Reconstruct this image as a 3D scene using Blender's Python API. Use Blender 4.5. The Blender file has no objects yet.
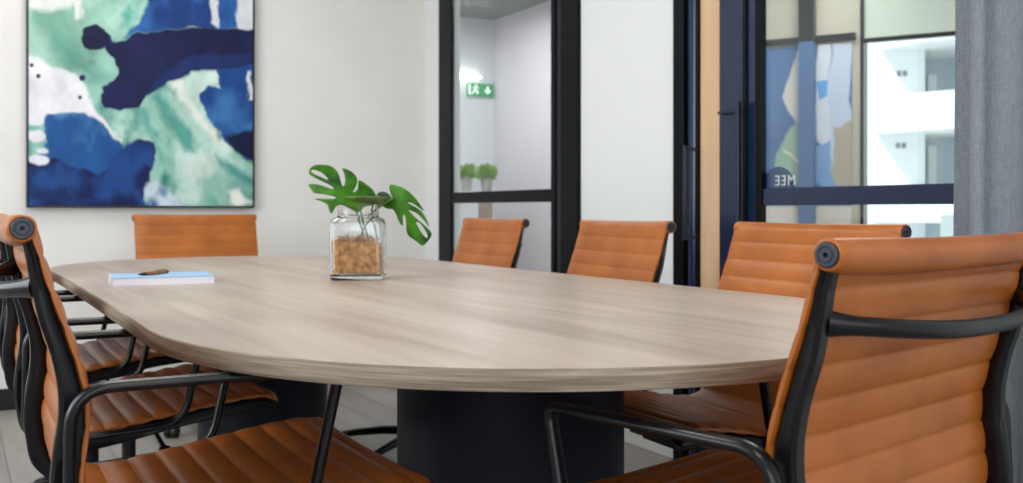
import bpy, bmesh, math, random
import numpy as np
from math import sin, cos, pi, atan2, hypot, sqrt
from mathutils import Vector, Matrix
from mathutils.geometry import delaunay_2d_cdt

# ------------------------------------------------------------------ camera, world, lights, exposure
scn = bpy.context.scene
C = scn.collection
FPX, HZ, CAMH = 1000.0, 210.5, 0.926          # focal length in px, horizon row, eye height
cam_data = bpy.data.cameras.new('camera')
cam = bpy.data.objects.new('camera', cam_data); C.objects.link(cam)
cam.location = (0, 0, CAMH); cam.rotation_euler = (pi/2, 0, 0)
cam_data.sensor_fit = 'HORIZONTAL'; cam_data.sensor_width = 36
cam_data.lens = 36*FPX/1023
cam_data.shift_y = -(241.5-HZ)/1023
cam_data.clip_start = 0.02; cam_data.clip_end = 200
cam_data.dof.use_dof = True; cam_data.dof.focus_distance = 1.6; cam_data.dof.aperture_fstop = 6.3
scn.camera = cam
scn.view_settings.view_transform = 'Standard'; scn.view_settings.look = 'None'
scn.view_settings.exposure = 0.22; scn.view_settings.gamma = 1; scn.view_settings.use_curve_mapping = False

ANG = 0.5113                                   # the room is turned against the camera
UX, UY = -sin(ANG), cos(ANG)                   # s axis: along the table
NX, NY = cos(ANG), sin(ANG)                    # t axis: across the table
def st(s, t, z=0.0): return Vector((UX*s+NX*t, UY*s+NY*t, z))
S_BACK, S_REAR, T_LEFT, T_RIGHT, CEIL = 5.196, -2.2, -1.9, 2.356, 2.7

w = bpy.data.worlds.new('sky'); scn.world = w; w.use_nodes = True
bg = w.node_tree.nodes['Background']; bg.inputs[0].default_value = (0.90, 0.95, 1.0, 1); bg.inputs[1].default_value = 1.3

def area(name, loc, direction, sx, sy, power, col=(1,1,1)):
    d = bpy.data.lights.new(name, 'AREA'); d.shape = 'RECTANGLE'; d.size = sx; d.size_y = sy
    d.energy = power; d.color = col
    o = bpy.data.objects.new(name, d); C.objects.link(o); o.location = loc
    o.rotation_euler = Vector(direction).to_track_quat('-Z', 'Z').to_euler()
    return o
# daylight entering by the left wall's and the rear wall's windows; ceiling fill added, unseen
area('daylight_left_window', st(2.6, T_LEFT+0.06, 1.65), (NX, NY, -0.12), 3.6, 1.6, 84, (0.92, 0.96, 1.0))
area('daylight_rear_window', st(S_REAR+0.06, 0.1, 1.65), (UX, UY, -0.1), 3.0, 1.6, 44, (0.92, 0.96, 1.0))
for s_, t_ in ((0.2, 0.4), (2.4, 0.4), (4.2, 0.6)):
    area('ceiling_fill_light', st(s_, t_, CEIL-0.05), (0, 0, -1), 0.6, 0.6, 13, (1.0, 0.95, 0.88))
area('corridor_fill_light', st(6.4, 3.1, 2.54), (0, 0, -1), 0.5, 1.6, 33, (1, 0.98, 0.96))  # unseen overhead fill, added with the next to brighten the corridor walls
area('corridor_fill_light', st(3.0, 3.6, 2.54), (0, 0, -1), 0.5, 3.0, 42, (1, 0.97, 0.92))
sun = bpy.data.lights.new('sun', 'SUN'); sun.energy = 3.0; sun.angle = 0.02; sun.color = (1, 0.97, 0.92)
so = bpy.data.objects.new('sun', sun); C.objects.link(so)
so.rotation_euler = Vector((0.25, 0.75, -0.9)).to_track_quat('-Z', 'Z').to_euler()

# ------------------------------------------------------------------ materials
def s2l(c):
    return tuple((x/255/12.92 if x/255 <= .04045 else ((x/255+.055)/1.055)**2.4) for x in c)+(1,)
def mat(name, rgb, rough=.5, metal=0, spec=.5, emis=0, coat=0, trans=0, ior=1.45, alpha=1):
    m = bpy.data.materials.new(name); m.use_nodes = True
    b = m.node_tree.nodes['Principled BSDF']
    b.inputs['Base Color'].default_value = s2l(rgb); b.inputs['Roughness'].default_value = rough
    b.inputs['Metallic'].default_value = metal; b.inputs['Specular IOR Level'].default_value = spec
    b.inputs['Coat Weight'].default_value = coat; b.inputs['Transmission Weight'].default_value = trans
    b.inputs['IOR'].default_value = ior
    if emis:
        b.inputs['Emission Color'].default_value = s2l(rgb); b.inputs['Emission Strength'].default_value = emis
    return m
def nodes(m): return m.node_tree.nodes, m.node_tree.links, m.node_tree.nodes['Principled BSDF']
def add_noise(m, c1, c2, scale=(5,5,5), detail=4, lo=.35, hi=.65, bump=0, bscale=None, rough=None, mixstep=None):
    n, l, b = nodes(m)
    tc = n.new('ShaderNodeTexCoord'); mp = n.new('ShaderNodeMapping'); mp.inputs['Scale'].default_value = scale
    l.new(tc.outputs['Object'], mp.inputs[0])
    no = n.new('ShaderNodeTexNoise'); no.inputs['Scale'].default_value = 1; no.inputs['Detail'].default_value = detail
    l.new(mp.outputs[0], no.inputs['Vector'])
    cr = n.new('ShaderNodeValToRGB'); cr.color_ramp.elements[0].position = lo; cr.color_ramp.elements[1].position = hi
    cr.color_ramp.elements[0].color = s2l(c1); cr.color_ramp.elements[1].color = s2l(c2)
    l.new(no.outputs[0], cr.inputs[0]); l.new(cr.outputs[0], b.inputs['Base Color'])
    if bump:
        n2 = n.new('ShaderNodeTexNoise'); n2.inputs['Scale'].default_value = bscale or 200; n2.inputs['Detail'].default_value = 3
        l.new(tc.outputs['Object'], n2.inputs['Vector'])
        bp = n.new('ShaderNodeBump'); bp.inputs['Strength'].default_value = bump; bp.inputs['Distance'].default_value = .002
        l.new(n2.outputs[0], bp.inputs['Height']); l.new(bp.outputs[0], b.inputs['Normal'])
    return m

M = {}
M['leather'] = add_noise(mat('tan_leather', (186,104,46), .36, spec=.5), (152,82,25), (178,102,39), (9,9,9), 5, .3, .7, .25, 260)
M['black'] = add_noise(mat('black_powder_coat', (14,17,22), .26, 0.0, .35), (10,11,14), (17,19,23), (20,20,20), 3, .3, .7, .06, 700)
M['plastic'] = mat('black_plastic', (20,21,24), .45)
M['cap'] = mat('cap_plastic', (44,50,62), .4)
M['dark_hole'] = mat('dark_hole', (8,8,9), .6)
M['paint'] = add_noise(mat('wall_paint', (214,211,207), .85, spec=.2), (226,224,221), (230,228,225), (3,3,3), 3, .4, .6, .05, 60)
M['white_paint'] = mat('corridor_paint', (216,221,226), .85, spec=.2)
M['lilac_paint'] = mat('corridor_side_paint', (214,209,216), .85, spec=.2)
M['ceiling'] = mat('ceiling_paint', (225,225,222), .9, spec=.1)
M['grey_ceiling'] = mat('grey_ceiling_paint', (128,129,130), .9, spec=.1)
M['skirting'] = mat('black_skirting', (24,25,28), .4)
M['steel'] = mat('black_steel_frame', (7,9,13), .36, .0, .16)
M['steel2'] = mat('dark_grey_steel', (34,37,42), .3, .2)
M['blue_steel'] = mat('blue_black_glossy', (20,36,68), .22, .0, .6)
M['handle'] = mat('dark_satin_handle', (40,48,62), .25, .3)
M['timber'] = add_noise(mat('pale_timber', (214,178,142), .5), (206,170,134), (220,184,149), (12,12,1.5), 4)
M['pedestal'] = add_noise(mat('pedestal_black', (22,30,42), .45, spec=.25), (15,21,32), (21,29,44), (2,2,4), 3, .3, .7, .03, 30)
M['soil'] = mat('soil', (60,42,30), .9)

def wood(name, cs, scale, rough, dark=(.86,.845,.83,1)):
    m = mat(name, cs[0], rough); n, l, b = nodes(m)
    tc = n.new('ShaderNodeTexCoord'); mp = n.new('ShaderNodeMapping'); mp.inputs['Scale'].default_value = scale
    l.new(tc.outputs['Object'], mp.inputs[0])
    a = n.new('ShaderNodeTexNoise'); a.inputs['Scale'].default_value = 1; a.inputs['Detail'].default_value = 6; a.inputs['Distortion'].default_value = .6
    l.new(mp.outputs[0], a.inputs['Vector'])
    r = n.new('ShaderNodeValToRGB'); e = r.color_ramp.elements
    e[0].position = .3; e[0].color = s2l(cs[0]); e[1].position = .7; e[1].color = s2l(cs[2])
    k = e.new(.5); k.color = s2l(cs[1])
    l.new(a.outputs[0], r.inputs[0])
    mp2 = n.new('ShaderNodeMapping'); mp2.inputs['Scale'].default_value = (scale[0]*2.5, scale[1]*5, scale[2]*5)
    l.new(tc.outputs['Object'], mp2.inputs[0])
    f = n.new('ShaderNodeTexNoise'); f.inputs['Scale'].default_value = 1; f.inputs['Detail'].default_value = 5
    l.new(mp2.outputs[0], f.inputs['Vector'])
    r2 = n.new('ShaderNodeValToRGB'); r2.color_ramp.elements[0].position = .36; r2.color_ramp.elements[1].position = .62
    r2.color_ramp.elements[0].color = dark; r2.color_ramp.elements[1].color = (1,1,1,1)
    l.new(f.outputs[0], r2.inputs[0])
    mx = n.new('ShaderNodeMix'); mx.data_type = 'RGBA'; mx.blend_type = 'MULTIPLY'; mx.inputs[0].default_value = 1
    l.new(r.outputs[0], mx.inputs[6]); l.new(r2.outputs[0], mx.inputs[7]); l.new(mx.outputs[2], b.inputs['Base Color'])
    bp = n.new('ShaderNodeBump'); bp.inputs['Strength'].default_value = .08; bp.inputs['Distance'].default_value = .002
    l.new(f.outputs[0], bp.inputs['Height']); l.new(bp.outputs[0], b.inputs['Normal'])
    return m
M['table_wood'] = wood('washed_oak_laminate', [(166,149,138), (181,165,153), (193,179,168)], (.9, 7, 7), .36)
M['edge_wood'] = wood('washed_oak_edge', [(120,107,92), (152,138,121), (176,163,146)], (2.6, 2.6, 110), .5, (.62,.59,.56,1))

def floor_mat():
    m = mat('grey_plank_floor', (150,145,142), .38); n, l, b = nodes(m)
    tc = n.new('ShaderNodeTexCoord')
    mp = n.new('ShaderNodeMapping'); mp.inputs['Rotation'].default_value = (0,0,pi/2)
    l.new(tc.outputs['Object'], mp.inputs[0])
    br = n.new('ShaderNodeTexBrick'); br.offset = .37
    br.inputs['Scale'].default_value = 1; br.inputs['Brick Width'].default_value = 1.2; br.inputs['Row Height'].default_value = .18
    br.inputs['Mortar Size'].default_value = .0025; br.inputs['Color1'].default_value = s2l((162,156,151)); br.inputs['Color2'].default_value = s2l((148,143,139))
    br.inputs['Mortar'].default_value = s2l((96,92,90))
    l.new(mp.outputs[0], br.inputs['Vector'])
    m2 = n.new('ShaderNodeMapping'); m2.inputs['Scale'].default_value = (26,2,1); l.new(tc.outputs['Object'], m2.inputs[0])
    no = n.new('ShaderNodeTexNoise'); no.inputs['Scale'].default_value = 1; no.inputs['Detail'].default_value = 6; l.new(m2.outputs[0], no.inputs['Vector'])
    r = n.new('ShaderNodeValToRGB'); r.color_ramp.elements[0].position = .3; r.color_ramp.elements[1].position = .7
    r.color_ramp.elements[0].color = (.74,.73,.73,1); r.color_ramp.elements[1].color = (1,1,1,1); l.new(no.outputs[0], r.inputs[0])
    mx = n.new('ShaderNodeMix'); mx.data_type = 'RGBA'; mx.blend_type = 'MULTIPLY'; mx.inputs[0].default_value = 1
    l.new(br.outputs[0], mx.inputs[6]); l.new(r.outputs[0], mx.inputs[7]); l.new(mx.outputs[2], b.inputs['Base Color'])
    return m
M['floor'] = floor_mat()

def thin_glass(name, tint=(1,1,1), ior=1.5, rough=0.0, gain=1.0):
    m = bpy.data.materials.new(name); m.use_nodes = True; nt = m.node_tree; n, l = nt.nodes, nt.links
    n.remove(n['Principled BSDF']); out = n['Material Output']
    t = n.new('ShaderNodeBsdfTransparent'); t.inputs[0].default_value = tint+(1,)
    g = n.new('ShaderNodeBsdfGlossy'); g.inputs['Roughness'].default_value = rough
    f = n.new('ShaderNodeFresnel'); ge = n.new('ShaderNodeNewGeometry')       # same reflection from either side of the sheet
    mr = n.new('ShaderNodeMapRange'); mr.inputs['To Min'].default_value = ior; mr.inputs['To Max'].default_value = 1/ior
    l.new(ge.outputs['Backfacing'], mr.inputs['Value']); l.new(mr.outputs[0], f.inputs['IOR'])
    mu = n.new('ShaderNodeMath'); mu.operation = 'MULTIPLY'; mu.inputs[1].default_value = gain; mu.use_clamp = True
    mx = n.new('ShaderNodeMixShader'); l.new(f.outputs[0], mu.inputs[0]); l.new(mu.outputs[0], mx.inputs[0])
    l.new(t.outputs[0], mx.inputs[1]); l.new(g.outputs[0], mx.inputs[2]); l.new(mx.outputs[0], out.inputs[0])
    return m
M['pane'] = thin_glass('clear_pane', (.94,.97,.97))
M['door_pane'] = thin_glass('door_pane', (.93,.965,.965))
M['vase_glass'] = mat('vase_glass', (252,254,255), .0, trans=1, ior=1.45)
def vcol(name, rough=.7):
    m = mat(name, (255,255,255), rough, spec=.25); n, l, b = nodes(m)
    a = n.new('ShaderNodeVertexColor'); a.layer_name = 'Col'; l.new(a.outputs[0], b.inputs['Base Color'])
    return m
M['canvas'] = vcol('painted_canvas', .65)
M['print'] = vcol('reflection_colours', .5)  # carries the door glass reflection as vertex colour

# ------------------------------------------------------------------ mesh helpers
class MB:
    def __init__(s): s.v = []; s.f = []; s.mi = []
    def add(s, vs, fs, mi=0):
        o = len(s.v); s.v += [tuple(p) for p in vs]; s.f += [tuple(i+o for i in f) for f in fs]; s.mi += [mi]*len(fs); return s
    def box(s, x0, x1, y0, y1, z0, z1, mi=0):
        v = [(x,y,z) for z in (z0,z1) for y in (y0,y1) for x in (x0,x1)]
        return s.add(v, [(0,2,3,1),(4,5,7,6),(0,1,5,4),(2,6,7,3),(0,4,6,2),(1,3,7,5)], mi)
    def tube(s, path, ra, rb=None, closed=False, seg=14, up=(0,0,1), radii=None, mi=0):
        rb = rb or ra; P = [Vector(p) for p in path]; n = len(P); up = Vector(up); vs = []; fs = []
        for i in range(n):
            a = P[(i-1) % n] if (closed or i > 0) else P[0]; b = P[(i+1) % n] if (closed or i < n-1) else P[-1]
            T = (b-a).normalized(); S = T.cross(up)
            if S.length < 1e-4: S = T.cross(Vector((0,1,0.01)))
            S.normalize(); U = S.cross(T).normalized(); k = radii[i] if radii else 1
            for j in range(seg):
                t = 2*pi*j/seg; vs.append(P[i]+S*cos(t)*ra*k+U*sin(t)*rb*k)
        m = n if closed else n-1
        for i in range(m):
            for j in range(seg):
                a, b = i*seg, ((i+1) % n)*seg; j2 = (j+1) % seg
                fs.append((a+j, a+j2, b+j2, b+j))
        if not closed:
            fs.append(tuple(range(seg))[::-1]); fs.append(tuple((n-1)*seg+j for j in range(seg)))
        return s.add(vs, fs, mi)
    def lathe(s, prof, c=(0,0,0), seg=32, axis='z', mi=0, cap=True):
        vs = []; fs = []
        for (r, h) in prof:
            for j in range(seg):
                t = 2*pi*j/seg
                p = (r*cos(t), r*sin(t), h) if axis == 'z' else (h, r*cos(t), r*sin(t))
                vs.append((p[0]+c[0], p[1]+c[1], p[2]+c[2]))
        for i in range(len(prof)-1):
            for j in range(seg):
                j2 = (j+1) % seg; fs.append((i*seg+j, i*seg+j2, (i+1)*seg+j2, (i+1)*seg+j))
        if cap:
            fs.append(tuple(range(seg))[::-1]); fs.append(tuple((len(prof)-1)*seg+j for j in range(seg)))
        return s.add(vs, fs, mi)
    def build(s, name, mats, parent=None, loc=None, rz=0, sharp=35, bevel=0):
        me = bpy.data.meshes.new(name); me.from_pydata(s.v, [], s.f)
        for m in (mats if isinstance(mats, (list, tuple)) else [mats]): me.materials.append(m)
        me.polygons.foreach_set('material_index', s.mi)
        bm = bmesh.new(); bm.from_mesh(me); bmesh.ops.recalc_face_normals(bm, faces=bm.faces)
        bm.to_mesh(me); bm.free()
        for p in me.polygons: p.use_smooth = True
        me.set_sharp_from_angle(angle=math.radians(sharp)); me.update()
        o = bpy.data.objects.new(name, me); C.objects.link(o)
        if parent: o.parent = parent
        if loc is not None: o.location = loc
        o.rotation_euler = (0,0,rz)
        if bevel:
            md = o.modifiers.new('bevel', 'BEVEL'); md.width = bevel; md.segments = 3; md.limit_method = 'ANGLE'; md.angle_limit = .6
        return o
def empty(name, loc=(0,0,0), rz=0):
    o = bpy.data.objects.new(name, None); C.objects.link(o); o.location = loc; o.rotation_euler = (0,0,rz); o.empty_display_size = .1
    return o
def tag(o, label=None, cat=None, group=None, kind=None):
    for k, v in (('label', label), ('category', cat), ('group', group), ('kind', kind)):
        if v: o[k] = v
    return o
def struct(mb, name, mats, label, cat, loc=None, rz=ANG, **kw):
    o = mb.build(name, mats, None, loc or (0,0,0), rz, **kw); return tag(o, label, cat, kind='structure')
def smooth_path(pts, n=8, closed=False):       # Catmull-Rom
    out = []; m = len(pts)
    for i in range(m if closed else m-1):
        g = lambda k: np.array(pts[k % m] if closed else pts[min(max(k,0),m-1)], float)
        p0, p1, p2, p3 = g(i-1), g(i), g(i+1), g(i+2)
        for j in range(n):
            t = j/n; out.append(tuple(.5*((2*p1)+(-p0+p2)*t+(2*p0-5*p1+4*p2-p3)*t*t+(-p0+3*p1-3*p2+p3)*t**3)))
    if not closed: out.append(tuple(np.array(pts[-1], float)))
    return out
def fillet(pts, rad, n=7, closed=False):        # polyline in 3D with rounded corners
    out = []; m = len(pts)
    for i in range(m):
        p = Vector(pts[i])
        if not closed and i in (0, m-1): out.append(p); continue
        a, b = Vector(pts[i-1]), Vector(pts[(i+1) % m]); r = rad[i]
        d1, d2 = (a-p), (b-p); r = min(r, d1.length*.49, d2.length*.49)
        q1, q2 = p+d1.normalized()*r, p+d2.normalized()*r
        for j in range(n+1):
            t = j/n; out.append(q1*(1-t)**2+p*2*t*(1-t)+q2*t*t)
    return out
# pixel of a point -> place on the partition plane or in depth (used once, to set out the room)
def t_plane(x, T): m = (x-511.5)/FPX; return T/(NX*m+NY)*(UX*m+UY)   # -> s
def z_at(y, d): return CAMH-(y-HZ)/FPX*d
def depth_s(s, t): return UY*s+NY*t

# ------------------------------------------------------------------ the room (local x = t, local y = s)
TH = 0.12
struct(MB().box(T_LEFT-TH, 7.5, S_REAR-TH, 10.5, -.1, 0), 'floor', M['floor'], 'grey wood plank floor of the meeting room', 'floor')
struct(MB().box(T_LEFT-TH, T_RIGHT+TH, S_REAR-TH, S_BACK+TH, CEIL, CEIL+.1), 'ceiling', M['ceiling'], 'white ceiling above the meeting table', 'ceiling')
struct(MB().box(T_LEFT, T_RIGHT, S_BACK, S_BACK+TH, 0, CEIL), 'wall_back', M['paint'], 'pale wall the abstract painting hangs on', 'wall')
struct(MB().box(T_LEFT, T_RIGHT-.002, S_BACK-.014, S_BACK, 0, .1), 'baseboard_back', M['skirting'], 'black skirting along the foot of the painting wall', 'skirting', bevel=.002)
lw = MB()
lw.box(T_LEFT-TH, T_LEFT, S_REAR-TH, S_BACK+TH, 0, .8).box(T_LEFT-TH, T_LEFT, S_REAR-TH, S_BACK+TH, 2.5, CEIL)
lw.box(T_LEFT-TH, T_LEFT, S_REAR-TH, .7, .8, 2.5).box(T_LEFT-TH, T_LEFT, 4.5, S_BACK+TH, .8, 2.5)
struct(lw, 'wall_left', M['paint'], 'wall with the long window on the left side of the room', 'wall')
rw = MB()
rw.box(T_LEFT, T_RIGHT, S_REAR-TH, S_REAR, 0, .8).box(T_LEFT, T_RIGHT, S_REAR-TH, S_REAR, 2.5, CEIL)
rw.box(T_LEFT, -1.45, S_REAR-TH, S_REAR, .8, 2.5).box(1.65, T_RIGHT, S_REAR-TH, S_REAR, .8, 2.5)
struct(rw, 'wall_rear', M['paint'], 'wall with a window behind the camera', 'wall')
def window(name, horizontal, a0, a1, b, label):
    r = empty(name, (0,0,0), ANG); tag(r, label, 'window', kind='structure')
    f, g = MB(), MB()
    def bx(m, p0, p1, q0, q1, z0, z1):
        m.box(p0, p1, q0, q1, z0, z1) if horizontal else m.box(q0, q1, p0, p1, z0, z1)
    for i in range(4):
        p = a0+(a1-a0)*i/3; bx(f, p-.025, p+.025, b-.03, b+.03, .8, 2.5)
    for z in (.8, 2.45): bx(f, a0, a1, b-.03, b+.03, z, z+.05)
    bx(g, a0, a1, b-.004, b+.004, .85, 2.45)
    f.build('window_frame', M['steel'], r); g.build('window_pane', M['pane'], r)
window('window_2', False, .7, 4.5, T_LEFT-.06, 'black framed window of the left wall')
window('window_3', True, -1.45, 1.65, S_REAR-.06, 'black framed window behind the camera')

# the right side: pieces of wall, glazing and sliding doors in one plane
S = lambda x: t_plane(x, T_RIGHT)
def zr(y, x):                                  # height of pixel row y where column x meets the partition
    return z_at(y, depth_s(S(x), T_RIGHT))
wr = MB()
wr.box(T_RIGHT, T_RIGHT+TH, S(440.5), S_BACK+TH, 0, CEIL)
wr.box(T_RIGHT, T_RIGHT+TH, S(676), S(581), 0, CEIL)
wr.box(T_RIGHT, T_RIGHT+TH, S_REAR-TH, S(1075), 0, CEIL)
wr.box(T_RIGHT+.02, T_RIGHT+TH-.02, S(1075), S(676), 2.45, CEIL)
struct(wr, 'wall_right', mat('white_wall_paint', (226,229,230), .85, spec=.2), 'white wall between the glazed panel and the sliding doors', 'wall')

def frame_piece(mb, x0, x1, z0, z1, d0, d1): mb.box(T_RIGHT+d0, T_RIGHT+d1, S(x1), S(x0), z0, z1)
w1 = empty('window_1', (0,0,0), ANG); tag(w1, 'tall black framed glass panel with exit sign beyond it', 'window', kind='structure')
f = MB(); frame_piece(f, 440.5, 452.5, 0, CEIL, -.012, .011); frame_piece(f, 553, 557, 0, CEIL, -.012, .06)
frame_piece(f, 564, 581, 0, CEIL, -.02, .06); frame_piece(f, 453, 553, 0, .08, -.005, .05)
f.build('window_frame', M['steel'], w1, bevel=.002)
f = MB(); frame_piece(f, 557, 564, 0, CEIL, -.004, .05); f.build('jamb_strip', M['steel2'], w1)
f = MB(); frame_piece(f, 453, 553, zr(202.5,503), zr(190.7,503), -.008, .05); f.build('mid_rail', M['steel'], w1, bevel=.002)
f = MB(); f.box(T_RIGHT+.003, T_RIGHT+.009, S(553), S(452.5), .08, CEIL); f.build('window_pane', M['pane'], w1)

d1 = empty('door_1', (0,0,0), ANG); tag(d1, 'narrow black steel door edge with short pull handle', 'door', kind='structure')
f = MB(); frame_piece(f, 676, 686.5, 0, 2.45, -.015, .05); frame_piece(f, 697.5, 700.5, 0, 2.45, -.012, .05)
f.build('door_stile', M['steel'], d1, bevel=.002)
f = MB(); f.tube([(T_RIGHT+.012, (S(686.5)+S(697.5))/2, 0), (T_RIGHT+.012, (S(686.5)+S(697.5))/2, 2.45)], .02, (S(686.5)-S(697.5))/2, seg=24, up=(0,1,0))
f.build('rounded_edge', M['blue_steel'], d1)
def h1():
    h = MB(); s0 = S(699); out = .062
    z1, z0 = z_at(149, depth_s(s0, T_RIGHT-out)), z_at(237, depth_s(s0, T_RIGHT-out))
    h.box(T_RIGHT-out-.008, T_RIGHT-out+.008, s0-.008, s0+.008, z0-.012, z1+.012)
    for z in (z0, z1): h.box(T_RIGHT-out, T_RIGHT-.01, s0-.006, s0+.006, z-.006, z+.006)
    h.build('pull_handle', M['handle'], d1, bevel=.002)
h1()
f = MB(); f.box(T_RIGHT+.0, T_RIGHT+.05, S(720.5)+.0005, S(700.5)-.0005, 0, 2.45)
struct(f, 'trim_1', M['timber'], 'pale timber lining showing between the two black doors', 'trim')
d2 = empty('door_2', (0,0,0), ANG); tag(d2, 'large glazed sliding door with long pull handle and mid rail', 'door', kind='structure')
f = MB(); frame_piece(f, 720.5, 745, 0, 2.45, -.006, .05); frame_piece(f, 748.5, 757.5, 0, 2.45, -.004, .02)
f.build('door_stile', M['blue_steel'], d2, bevel=.002)
f = MB(); frame_piece(f, 745, 748.5, 0, 2.45, -.012, .05); frame_piece(f, 757.5, 764, 0, 2.45, -.012, .011)
frame_piece(f, 1050, 1075, 0, 2.45, -.012, .05); frame_piece(f, 766, 1050, 0, .1, -.005, .045); frame_piece(f, 766, 1050, 2.37, 2.45, -.005, .045)
f.build('door_frame', M['steel'], d2, bevel=.002)
f = MB(); frame_piece(f, 764.2, 1050, zr(204.7,857), zr(185.8,857), -.006, .030); f.build('mid_rail', M['blue_steel'], d2, bevel=.002)
f = MB(); f.box(T_RIGHT+.003, T_RIGHT+.009, S(1050), S(764), .1, 2.37); f.build('door_pane', M['door_pane'], d2)
def h2():
    h = MB(); sb, sf = S(737.5), S(722); out = .035
    z1 = zr(112, 738); z0 = .62
    h.box(T_RIGHT-out-.008, T_RIGHT-out+.008, S(746)-.009, S(746)+.009, z0, z1+.03)
    for z in (z0+.03, z1):
        h.box(T_RIGHT-out-.004, T_RIGHT-out+.004, S(746), S(727), z-.005, z+.005)
        h.box(T_RIGHT-out-.004, T_RIGHT-.004, S(727)-.005, S(727)+.005, z-.005, z+.005)
    h.build('pull_handle', M['handle'], d2, bevel=.002)
h2()
def lettering():                               # the glass door's lettering reads from the corridor, so mirrored from here
    cu = bpy.data.curves.new('tmp', 'FONT'); cu.body = 'MEE'; cu.size = .048; cu.extrude = .0008; cu.space_character = 1.15
    o = bpy.data.objects.new('tmp', cu); C.objects.link(o)
    dg = bpy.context.evaluated_depsgraph_get(); me = bpy.data.meshes.new_from_object(o.evaluated_get(dg))
    C.objects.unlink(o); bpy.data.objects.remove(o)
    s1 = S(796)                                # right end of the M in the picture
    zb = zr(185.8, 780)+.001
    for v in me.vertices:
        x, y, z = v.co
        v.co = (T_RIGHT-.0008-z, s1+.0+x*1.0, zb+y)
    me.materials.clear(); me.materials.append(mat('pale_vinyl', (205,214,214), .6)); me.name = 'lettering'
    q = bpy.data.objects.new('lettering', me); C.objects.link(q); q.parent = d2; q['label'] = 'pale mirrored capital letters'
    mb = MB(); c = S(776); r = .078; vs = [(T_RIGHT+.0095, c+r*cos(a), zb-.016+r*sin(a)) for a in [pi*i/24 for i in range(25)]]  # half disc added for a dark blue part of the glass reflection
    vs2 = [(T_RIGHT+.0105, v[1], v[2]) for v in vs]
    n = len(vs); fs = [tuple(range(n)), tuple(range(n, 2*n))[::-1]]+[(i, (i+1) % n, n+(i+1) % n, n+i) for i in range(n)]
    mb.add(vs+vs2, fs); mb.build('reflection_decal', mat('reflection_navy', (32,62,112), .5), d2)['label'] = 'dark blue half round patch of the glass reflection'
lettering()

# ------------------------------------------------------------------ the corridor behind the glazing
S_END, T_COR, CC = 7.75, 4.17, 2.6
struct(MB().box(T_RIGHT-3.0, T_COR+.1, S_END, S_END+.1, 0, CC), 'wall_corridor_end', M['white_paint'], 'end wall of the corridor, carrying the green exit sign', 'wall')
struct(MB().box(T_COR, T_COR+.1, 5.0, S_END, 0, CC), 'wall_corridor_side', M['lilac_paint'], 'plain side wall of the corridor seen through the glass', 'wall')
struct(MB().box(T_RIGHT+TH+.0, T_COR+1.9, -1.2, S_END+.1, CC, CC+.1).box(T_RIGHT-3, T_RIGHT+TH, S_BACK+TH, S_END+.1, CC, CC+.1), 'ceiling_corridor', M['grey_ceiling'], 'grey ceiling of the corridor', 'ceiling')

def on_end(x, y):                              # picture point on the end wall -> (t, z)
    m = (x-511.5)/FPX; t = S_END*(UY*m-UX)/(NX-NY*m); return t, z_at(y, depth_s(S_END, t))
def exit_sign():
    t0, z1 = on_end(466.5, 83); t1, z0 = on_end(492, 97.5)
    r = empty('exit_sign', st(S_END, (t0+t1)/2, (z0+z1)/2), ANG); tag(r, 'green emergency exit sign with running figure and arrow on corridor wall', 'sign')
    hw, hh = (t1-t0)/2, (z1-z0)/2; y = -.03
    b = MB(); b.box(-hw, -.004, y, -.001, -hh, hh); b.box(.004, hw, y, -.001, -hh, hh); b.box(-.004, .004, y+.004, -.001, -hh, hh)
    g = mat('exit_green', (12,140,78), .4, emis=.35)
    b.build('sign_plate', g, r, bevel=.002)
    wm = mat('exit_white', (240,250,244), .4, emis=.7)
    p = MB(); y0, y1 = y-.002, y+.001
    def poly(pts):
        n = len(pts); p.add([(a, y0, b_) for a, b_ in pts]+[(a, y1, b_) for a, b_ in pts], [tuple(range(n)), tuple(range(n, 2*n))[::-1]]+[(i, (i+1) % n, n+(i+1) % n, n+i) for i in range(n)])
    u = hh
    c = -hw*.42
    poly([(c+u*.16*cos(a*pi/8)+.006, u*.62+u*.16*sin(a*pi/8)) for a in range(16)])
    poly([(c-.012,u*.42),(c+.012,u*.45),(c+.008,-u*.1),(c-.016,-u*.08)])
    poly([(c-.01,u*.4),(c-.034,u*.2),(c-.044,u*.22),(c-.012,u*.5)]); poly([(c+.008,u*.45),(c+.03,u*.2),(c+.04,u*.24),(c+.012,u*.3+.01)])
    poly([(c-.016,-u*.05),(c-.002,-u*.05),(c-.026,-u*.7),(c-.044,-u*.7)]); poly([(c-.004,-u*.05),(c+.01,-u*.05),(c+.03,-u*.4),(c+.018,-u*.72),(c+.008,-u*.7),(c+.014,-u*.4)])
    poly([(-hw*.96,-u*.85),(-hw*.82,-u*.85),(-hw*.82,u*.8),(-hw*.96,u*.8)])
    p.build('running_figure', wm, r)
    p = MB(); c = hw*.53
    poly([(c+.009,u*.6),(c-.009,u*.6),(c-.009,0),(c-.034,0),(c,-u*.62),(c+.034,0),(c+.009,0)])
    p.build('arrow', wm, r)
exit_sign()
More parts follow.
